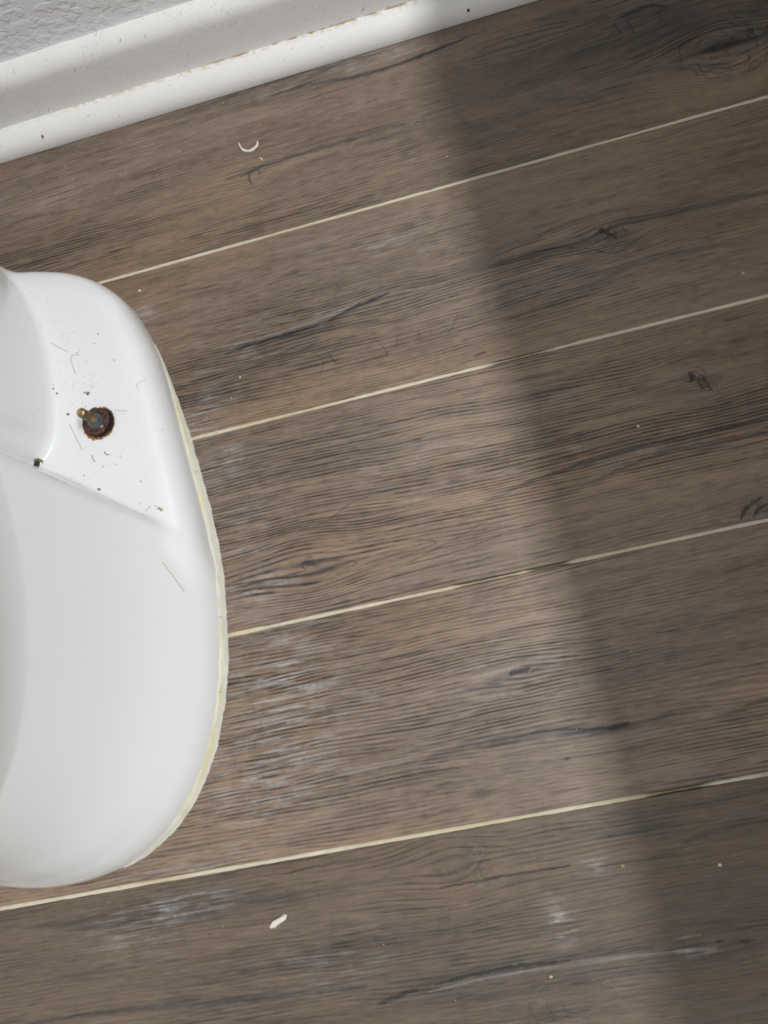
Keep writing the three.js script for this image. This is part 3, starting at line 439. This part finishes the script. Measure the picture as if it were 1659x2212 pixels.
// ------------------------------------------------------------------ rusty closet bolt on the foot
function wornTex() { const n = 128, d = new Uint8Array(n * n * 4); for (let j = 0; j < n; j++) for (let i = 0; i < n; i++) { const f = sstep(0.45, 0.7, fbm(i / n * 6, j / n * 9, 4)), k = (j * n + i) * 4, c = [lerp(0.24, 0.58, f), lerp(0.185, 0.41, f), lerp(0.115, 0.22, f)]; for (let q = 0; q < 3; q++) d[k + q] = 255 * toS(c[q]); d[k + 3] = 255; } return dataTex(d, n, n, true); }
const BOLT = [0.0005, HP, 0.2965];
const ragged = (r, amp, n, sd, y, squash = 1) => { const p = [0, y, 0], c = []; for (let i = 0; i < n; i++) { const a = i / n * Math.PI * 2, q = r * (1 + amp * (vn(i * 0.9 + sd, 1) - 0.5) * 2 + amp * 0.7 * (vn(i * 0.22 + sd, 4) - 0.5) * 2); p.push(Math.cos(a) * q, y, Math.sin(a) * q * squash); } const idx = []; for (let i = 0; i < n; i++) idx.push(0, 1 + (i + 1) % n, 1 + i); const g = new THREE.BufferGeometry(); g.setAttribute('position', new THREE.Float32BufferAttribute(p, 3)); g.setIndex(idx); g.computeVertexNormals(); return g; };
{
  const stain = new THREE.Group(); stain.name = 'rust_stain'; stain.position.set(BOLT[0], 0, BOLT[2]); toilet.add(stain);
  const g1 = ragged(0.0127, 0.07, 150, 3, 0.0358); g1.translate(0.0004, 0, 0.0006);
  part('orange_rust', g1, new THREE.MeshStandardMaterial({ color: lin(0.27, 0.10, 0.02), roughness: 0.9 }), stain);
  const g2 = ragged(0.0117, 0.06, 130, 11, 0.0361); g2.translate(0.0010, 0, 0.0002);
  part('black_rust', g2, new THREE.MeshStandardMaterial({ color: lin(0.016, 0.010, 0.008), roughness: 0.55 }), stain);
}
{
  const n = 256, d = new Uint8Array(n * n * 4), hb = new Uint8Array(n * n * 4);
  for (let j = 0; j < n; j++) for (let i = 0; i < n; i++) { const x = i / n, y = j / n, f = fbm(x * 14, y * 14, 4), f2 = fbm(x * 34 + 9, y * 34, 3), k = (j * n + i) * 4; let c = [lerp(0.045, 0.11, f), lerp(0.022, 0.045, f), lerp(0.018, 0.035, f)]; const o = sstep(0.55, 0.72, f2); c = [lerp(c[0], 0.24, o * 0.7), lerp(c[1], 0.10, o * 0.7), lerp(c[2], 0.055, o * 0.7)]; const gr = sstep(0.62, 0.7, fbm(x * 9 + 3, y * 9 + 8, 3)); c = c.map((e) => lerp(e, e * 0.3, gr)); for (let q = 0; q < 3; q++) { d[k + q] = 255 * toS(c[q]); hb[k + q] = 255 * f2; } d[k + 3] = hb[k + 3] = 255; }
  const rust = new THREE.MeshStandardMaterial({ map: dataTex(d, n, n, true), bumpMap: dataTex(hb, n, n, false), bumpScale: 0.0008, roughness: 0.75, metalness: 0.15 });
  const b = top(new THREE.Group(), 'closet_bolt', 'threaded brass bolt standing in a rusty washer on the toilet foot', 'bolt');
  b.position.set(BOLT[0], HP + 0.0012, BOLT[2]);
  const wpts = [[0.0001, 0.0026], [0.006, 0.0026], [0.0094, 0.0024], [0.0106, 0.0017], [0.0109, 0.0008], [0.0106, 0.0], [0.0001, 0.0]].map((q) => new THREE.Vector2(...q));
  const wg = new THREE.LatheGeometry(wpts.reverse(), 56), wp = wg.attributes.position, wu = wg.attributes.uv;
  for (let i = 0; i < wp.count; i++) { const x = wp.getX(i), z = wp.getZ(i), k = 1 + 0.04 * (vn(Math.atan2(z, x) * 6 + 20, 3) - 0.5) * 2; wp.setXYZ(i, x * k, wp.getY(i) + 0.0003 * (vn(x * 900, z * 900) - 0.5), z * k); wu.setXY(i, x / 0.022 + 0.5, z / 0.022 + 0.5); }
  wg.computeVertexNormals(); const washer = part('washer', wg, rust, b); washer.rotation.z = 0.06; washer.position.set(-0.0008, 0.0006, -0.0006); washer.userData.label = 'brown rusted washer';
  const fl = ragged(0.0013, 0.5, 14, 5, 0.0); fl.scale(1, 1, 0.8); const flake = part('paint_flake', fl, new THREE.MeshStandardMaterial({ color: lin(0.45, 0.36, 0.34), roughness: 0.6 }), b); flake.position.set(0.0046, 0.0038, 0.0054);
  const cpts = [[0.0064, 0.0], [0.0062, 0.0013], [0.0054, 0.0021], [0.0046, 0.0030], [0.0043, 0.0044], [0.0037, 0.0052], [0.0030, 0.0054], [0.0001, 0.0054]].map((q) => new THREE.Vector2(...q));
  const collar = part('collar', new THREE.LatheGeometry(cpts, 40), new THREE.MeshPhysicalMaterial({ color: lin(0.085, 0.095, 0.095), roughness: 0.3, metalness: 0.3 }), b); collar.position.set(0, 0.003, 0); collar.userData.label = 'dark grey greasy collar';
  const rp = [[0.0001, 0.0]]; rp.push([0.0032, 0.0]); for (let y = 0.0; y < 0.0175; y += 0.00055) rp.push([0.00315, y], [0.0035, y + 0.00027]); rp.push([0.0033, 0.0178], [0.0027, 0.0186], [0.0015, 0.0188], [0.0001, 0.0188]);
  const rod = part('threaded_rod', new THREE.LatheGeometry(rp.map((q) => new THREE.Vector2(...q)), 30), new THREE.MeshStandardMaterial({ map: wornTex(), roughness: 0.42, metalness: 0.8 }), b);
  rod.position.set(0, 0.0035, 0); rod.rotation.set(-0.05, 0, 0.05);
}

// ------------------------------------------------------------------ litter on the foot and on the floor
const tint = (r, g, b, rough = 0.8) => new THREE.MeshStandardMaterial({ color: lin(r, g, b), roughness: rough, side: THREE.DoubleSide });
const DIRT = { black: tint(0.02, 0.018, 0.015), olive: tint(0.17, 0.145, 0.06), tan: tint(0.36, 0.29, 0.13), brown: tint(0.16, 0.055, 0.02), white: tint(0.75, 0.73, 0.68), grey: tint(0.30, 0.30, 0.29), hair: tint(0.07, 0.06, 0.055, 0.5), yellow: tint(0.55, 0.45, 0.22) };
function lump(rx, ry, rz, sd, detail = 1) { const g = new THREE.IcosahedronGeometry(1, detail), p = g.attributes.position; for (let i = 0; i < p.count; i++) { const x = p.getX(i), y = p.getY(i), z = p.getZ(i), k = 0.72 + 0.6 * vn(x * 2.3 + sd, y * 2.3 + z * 1.7 + sd * 2); p.setXYZ(i, x * rx * k, Math.max(-0.4, y) * ry * k, z * rz * k); } g.computeVertexNormals(); return g; }
function footY(x, z) { let a = 0.0, b = 0.2; for (let i = 0; i < 26; i++) { const m = (a + b) / 2; if (bodyF(x, m, z) < 0) a = m; else b = m; } return a; }
function strand(pts, r, onFoot, lift = 0) { const c = catmull(pts, 24).map((q) => new THREE.Vector3(q.x, (onFoot ? footY(q.x, q.z) : 0.0004) + r * 0.8 + lift, q.z)); return new THREE.TubeGeometry(new THREE.CatmullRomCurve3(c), 28, r, 5); }
function speckThing(name, label, cat, x, z, onFoot, geo, mat, group) { const m = new THREE.Mesh(geo, mat); m.position.set(x, (onFoot ? footY(x, z) : 0.0002), z); return top(m, name, label, cat, group); }
// hairs lying on the ledge
const HAIR = 'hairs lying on the toilet foot';
for (const [pts, r, label] of [
  [[[-0.0140, 0.2524], [-0.0155, 0.2450], [-0.0165, 0.2389], [-0.0151, 0.2365], [-0.0116, 0.2367], [-0.0087, 0.2386]], 0.00013, 'hooked dark hair on the white foot behind the rusty bolt'],
  [[[0.0385, 0.2699], [0.0347, 0.2708], [0.0329, 0.2733], [0.0330, 0.2756], [0.0346, 0.2780]], 0.0001, 'short C-shaped hair near the right edge of the white foot'],
  [[[0.0138, 0.2895], [0.0192, 0.2913], [0.0238, 0.2928]], 0.0001, 'fine straight hair running right from the rusty washer'],
  [[[-0.0226, 0.2918], [-0.0199, 0.2992], [-0.0170, 0.3074], [-0.0152, 0.3116], [-0.0141, 0.3152]], 0.00012, 'long straight hair left of and below the rusty bolt'],
  [[[-0.0308, 0.2219], [-0.0272, 0.2253], [-0.0225, 0.2290], [-0.0181, 0.2325]], 0.00013, 'wavy hair between the trapway column and the hooked hair'],
  [[[0.0287, 0.3723], [0.0306, 0.3710], [0.0327, 0.3687]], 0.00012, 'tiny hair beside the tan crumbs in the ledge corner'],
]) top(new THREE.Mesh(strand(pts, r, true), DIRT.hair), 'hair', label, 'hair', HAIR);
top(new THREE.Mesh(strand([[-0.0068, 0.3206], [-0.0065, 0.3235], [-0.0059, 0.3250], [-0.0045, 0.3263]], 0.00022, true), tint(0.20, 0.06, 0.025)), 'fibre', 'reddish brown curled fibre on the foot below the bolt', 'fibre');
top(new THREE.Mesh(strand([[0.0028, 0.3200], [0.0030, 0.3214], [0.0040, 0.3226], [0.0058, 0.3233]], 0.00024, true), DIRT.black), 'fibre', 'black hooked fibre on the foot below the bolt', 'fibre');
top(new THREE.Mesh(strand([[0.0395, 0.413], [0.0430, 0.422], [0.0475, 0.4345]], 0.00022, true), tint(0.42, 0.34, 0.2)), 'fibre', 'tan straight scratch-like fibre on the pedestal flank', 'fibre');
{ // black lint clump at the foot of the column
  const c = top(new THREE.Group(), 'lint_clump', 'black and olive lint clump in the crease beside the trapway column', 'lint'); const y = footY(-0.045, 0.3175); c.position.set(-0.0470, y + 0.0004, 0.3190); c.scale.setScalar(1.45);
  for (let i = 0; i < 6; i++) { const m = part('flake', lump(rr(0.0010, 0.0022), 0.0009, rr(0.0007, 0.0014), i * 3.1), i % 3 === 2 ? DIRT.olive : DIRT.black, c); m.position.set(rr(-0.0024, 0.0018), rr(0.0003, 0.001), rr(-0.0015, 0.0012)); m.rotation.set(rr(-0.3, 0.3), rr(0, 3), rr(-0.3, 0.3)); }
  const t = part('tan_sliver', lump(0.0020, 0.0005, 0.0006, 8), DIRT.olive, c); t.position.set(0.0030, 0.0006, -0.0004); t.rotation.y = -0.6;
}
for (const [x, z, r, mat, label] of [
  [-0.0232, 0.2833, 0.0011, DIRT.olive, 'olive crumb just left of the bolt tip'], [-0.0031, 0.3490, 0.0013, DIRT.olive, 'olive crumb alone near the middle of the ledge crease'],
  [-0.0056, 0.2708, 0.0014, DIRT.olive, 'olive crumb directly above the bolt'], [-0.0080, 0.2695, 0.0010, DIRT.tan, 'tan crumb above and left of the bolt'], [-0.0299, 0.2652, 0.0010, DIRT.olive, 'dark olive crumb against the trapway column'], [-0.0315, 0.2612, 0.0007, DIRT.black, 'tiny black crumb against the trapway column'],
  [0.0400, 0.3735, 0.0013, DIRT.tan, 'tan crumb at the tip of the ledge corner'], [0.0385, 0.3722, 0.0011, DIRT.tan, 'smaller tan crumb touching the corner crumb'],
]) speckThing('crumb', label, 'crumb', x, z, true, lump(r, r * 0.5, r * 0.85, x * 900), mat, 'crumbs on the toilet foot');
{ // fine dirt specks and lint scattered on the ledge: too many to count
  const gs = [];
  for (const [x, z] of [[0.0078, 0.2246], [0.0040, 0.2315], [-0.0107, 0.2357], [-0.0086, 0.2343], [0.0184, 0.2495], [0.0008, 0.3319], [0.0107, 0.3322], [-0.0372, 0.2065], [-0.0133, 0.3358], [-0.0219, 0.3366], [-0.0386, 0.3322], [-0.0085, 0.2807], [0.0143, 0.3265], [0.0459, 0.3107], [0.0249, 0.3655], [0.0365, 0.3700], [0.0276, 0.3492], [-0.0311, 0.2583], [-0.0368, 0.2893], [0.0660, 0.3750], [0.0606, 0.4470], [0.0640, 0.4560]]) { const g = lump(rr(0.0003, 0.0006), 0.0003, rr(0.0003, 0.0005), x * 700, 0); g.rotateY(rr(0, 3)); g.translate(x, footY(x, z) + 0.0001, z); gs.push(g); }
  for (let i = 0; i < 90; i++) { const t = rnd(), x = lerp(-0.05, 0.005, t) + rr(-0.010, 0.012), z = lerp(0.178, 0.30, t) + rr(-0.012, 0.012) + (rnd() > 0.6 ? 0.04 : 0); const y = footY(x, z); if (y > 0.04 || y < 0.033) continue; const g = lump(rr(0.00012, 0.0003), 0.00015, rr(0.00012, 0.0003), i, 0); g.translate(x, y + 0.00005, z); gs.push(g); }
  const m = part('dirt_specks', mergeGeometries(gs), tint(0.07, 0.06, 0.04), toilet); m.userData.kind = 'stuff'; m.userData.label = 'fine dark dirt specks strewn over the foot';
  const hs = [];
  for (let i = 0; i < 34; i++) { const t = rnd(), x = lerp(-0.048, 0.01, t) + rr(-0.006, 0.012), z = lerp(0.175, 0.285, t) + rr(-0.012, 0.012) + (i > 22 ? 0.05 : 0), a = rr(0, 6.28), L = rr(0.0012, 0.0042), b = a + rr(-0.9, 0.9); const y = footY(x, z); if (y > 0.038 || y < 0.033) continue; hs.push(strand([[x, z], [x + Math.cos(a) * L, z + Math.sin(a) * L], [x + Math.cos(a) * L + Math.cos(b) * L, z + Math.sin(a) * L + Math.sin(b) * L]], 0.00006, true)); }
  const h = part('lint_fibres', mergeGeometries(hs), tint(0.28, 0.26, 0.22), toilet); h.userData.kind = 'stuff'; h.userData.label = 'fine grey lint fibres strewn over the foot';
}
// paint and caulk chips on the planks
function ribbonChip(pts, w, th) { const c = catmull(pts, 20), g = gridGeo(20, 4, (u, v, i, j) => { const p = c[i], q = c[Math.min(20, i + 1)], r = c[Math.max(0, i - 1)], dx = q.x - r.x, dz = q.z - r.z, l = Math.hypot(dx, dz) || 1, s = [-1, -0.7, 0, 0.7, 1][j], k = w * (0.35 + 0.65 * Math.sin(Math.PI * clamp(u * 0.9 + 0.05))) * (0.8 + 0.4 * vn(u * 9 + w * 1e4, 2)); return [p.x - dz / l * s * k, 0.0003 + th * [0, 0.8, 1, 0.8, 0][j], p.z + dx / l * s * k]; }); return g; }
top(new THREE.Mesh(ribbonChip([[0.1343, 0.0626], [0.1352, 0.0668], [0.1372, 0.0705], [0.1425, 0.0732], [0.1478, 0.0715], [0.1500, 0.0690], [0.1505, 0.0665]], 0.0011, 0.0012), DIRT.white), 'caulk_curl', 'curved white sliver lying on the plank below the baseboard', 'chip');
top(new THREE.Mesh(ribbonChip([[0.1501, 0.0823], [0.1512, 0.0840], [0.1516, 0.0862]], 0.0006, 0.0007), DIRT.white), 'caulk_curl', 'tiny white sliver just below the curved white sliver', 'chip');
{ const g = lump(0.0078, 0.0016, 0.0019, 4.2, 3), p = g.attributes.position; for (let i = 0; i < p.count; i++) p.setZ(i, p.getZ(i) * (0.8 + 0.5 * vn(p.getX(i) * 1500, 4))); g.computeVertexNormals(); const m = new THREE.Mesh(g, tint(0.68, 0.64, 0.54)); m.position.set(0.0702, 0.0009, 0.6608); m.rotation.y = 0.43; top(m, 'caulk_scrap', 'rough cream scrap lying on the shade-toned plank in front of the toilet', 'chip'); }
const CHIP = 'small chips on the floor';
for (const [x, z, r, mat, label] of [
  [0.0302, 0.1736, 0.0011, DIRT.white, 'white chip by the upper right shoulder of the toilet foot'], [0.1030, 0.2717, 0.0008, DIRT.white, 'small white chip below the long black crack'], [0.1956, 0.3118, 0.0009, DIRT.white, 'white chip sitting on the second grout line'],
  [0.3827, 0.3843, 0.0009, DIRT.white, 'white chip on the arched-grain plank, right of the shadow edge'], [0.4832, 0.2907, 0.0012, DIRT.yellow, 'tan flake near the right end of the second grout line'], [0.2978, 0.6622, 0.0013, DIRT.tan, 'pale cream chip on the front plank inside the shadow edge'],
  [0.3555, 0.6706, 0.0011, DIRT.white, 'white chip on the front plank deep in the shadow'], [0.3374, 0.5345, 0.0008, DIRT.tan, 'small beige chip on the streaked plank in the shadow'], [0.2271, 0.0972, 0.0007, DIRT.tan, 'beige crumb on the baseboard plank right of the curved sliver'], [0.3001, 0.1304, 0.0008, DIRT.yellow, 'yellow crumb above the first grout line at the shadow edge'],
  [0.2385, 0.7178, 0.0011, DIRT.yellow, 'yellowish crumb below the front crack'], [0.2340, 0.5620, 0.0007, DIRT.brown, 'dark red crumb on the streaked plank'], [0.0934, 0.2870, 0.0006, DIRT.yellow, 'tiny yellow crumb near the second grout line by the toilet'],
]) speckThing('floor_chip', label, 'chip', x, z, false, lump(r, r * 0.5, r * 0.8, x * 800), mat, CHIP);
{ // white dust grains along the baseboard and around the toilet
  const gs = []; const add = (x, z, a) => { const g = lump(rr(0.5, 1) * a, 0.5 * a, rr(0.5, 1) * a, x * 999, 0); g.rotateY(rr(0, 3)); g.translate(x, 0.0003, z); gs.push(g); };
  for (let i = 0; i < 120; i++) add(rr(-0.11, 0.30) * (0.4 + 0.6 * rnd()), 0.016 + Math.pow(rnd(), 1.8) * 0.075, rr(0.0002, 0.00055));
  for (let i = 0; i < 90; i++) { const a = rnd(), p = halfCurve[Math.floor((0.25 + 0.65 * a) * (halfCurve.length - 1))]; add(AX + p[0] + 0.008 + Math.pow(rnd(), 2) * 0.05, p[1] + rr(-0.01, 0.02), rr(0.00015, 0.00035)); }
  for (let i = 0; i < 70; i++) add(rr(-0.1, 0.45), rr(0.1, 0.74), rr(0.00015, 0.0004));
  const ok = gs.filter((g) => { g.computeBoundingBox(); const c = g.boundingBox.getCenter(new THREE.Vector3()); return inDist(Math.abs(c.x - AX), c.z) < -0.006; });
  const m = top(new THREE.Mesh(mergeGeometries(ok), tint(0.66, 0.65, 0.62)), 'dust_grains', 'fine white dust grains scattered over the planks', 'dust'); m.userData.kind = 'stuff';
}
// chips stuck to the moulding
for (const [x, y, z, r, label] of [[-0.0345, 0.0125, 0.0093, 0.0011, 'brown chip on the white moulding near the left end'], [0.3445, 0.0100, 0.0105, 0.0011, 'dark chip on the white moulding near the shadowed end']]) { const m = new THREE.Mesh(lump(r, r * 0.5, r * 1.4, x * 500), x < 0 ? DIRT.olive : DIRT.black); m.position.set(x, y, z); m.rotation.x = 0.8; top(m, 'moulding_chip', label, 'chip', 'chips on the moulding'); }

// ------------------------------------------------------------------ vanity, mirror and lamp bar on the right (outside the frame; they shade and light the floor)
{
  const wood = new THREE.MeshStandardMaterial({ color: lin(0.055, 0.04, 0.032), roughness: 0.5 }), chrome = new THREE.MeshStandardMaterial({ color: lin(0.75, 0.75, 0.76), metalness: 1, roughness: 0.25 });
  const xw = ROOM.x1 - 0.001, v = top(new THREE.Group(), 'vanity_cabinet', 'dark wooden vanity cabinet with a pale stone top along the right-hand wall', 'cabinet');
  part('carcass', boxAt(0.69, xw, 0.0, 0.79, 0.013, 0.98), wood, v);
  for (let i = 0; i < 3; i++) { const z0 = 0.015 + i * 0.325, d = part('door', boxAt(0.672, 0.69, 0.02, 0.77, z0 + 0.01, z0 + 0.315, 0.004), wood, v); part('handle', boxAt(0.66, 0.672, 0.55, 0.68, z0 + 0.04, z0 + 0.05, 0.003), chrome, d); }
  part('stone_top', boxAt(0.665, xw, 0.79, 0.825, -0.015, 1.0, 0.004), new THREE.MeshPhysicalMaterial({ color: lin(0.6, 0.58, 0.55), roughness: 0.25 }), v);
  const mir = top(new THREE.Group(), 'wall_mirror', 'rectangular framed mirror above the vanity', 'mirror');
  part('glass', boxAt(xw - 0.008, xw, 0.98, 1.78, 0.12, 1.12), new THREE.MeshStandardMaterial({ color: lin(0.85, 0.86, 0.86), metalness: 1, roughness: 0.03 }), mir);
  part('frame', mergeGeometries([boxAt(xw - 0.016, xw, 0.95, 0.98, 0.09, 1.15), boxAt(xw - 0.016, xw, 1.78, 1.81, 0.09, 1.15), boxAt(xw - 0.016, xw, 0.98, 1.78, 0.09, 0.12), boxAt(xw - 0.016, xw, 0.98, 1.78, 1.12, 1.15)]), wood, mir);
  const lamp = top(new THREE.Group(), 'lamp_bar', 'long white lamp bar above the vanity mirror', 'lamp');
  part('backplate', boxAt(xw - 0.035, xw, 1.91, 1.99, BAR.z - 0.4, BAR.z + 0.4, 0.006), chrome, lamp);
  for (const s of [-1, 1]) part('arm', boxAt(BAR.x + 0.01, xw - 0.03, 1.94, 1.96, BAR.z + s * 0.29 - 0.01, BAR.z + s * 0.29 + 0.01), chrome, lamp);
  const tube = new THREE.CylinderGeometry(0.024, 0.024, BAR.len, 24); tube.rotateX(Math.PI / 2); tube.translate(BAR.x, BAR.y, BAR.z);
  part('glowing_tube', tube, new THREE.MeshStandardMaterial({ color: lin(0.9, 0.9, 0.88), emissive: lin(1, 0.98, 0.95), emissiveIntensity: 6, roughness: 0.4 }), lamp);
}

scene.traverse((m) => { if (m.isMesh) { m.castShadow = true; m.receiveShadow = true; } });
renderer.render(scene, camera);
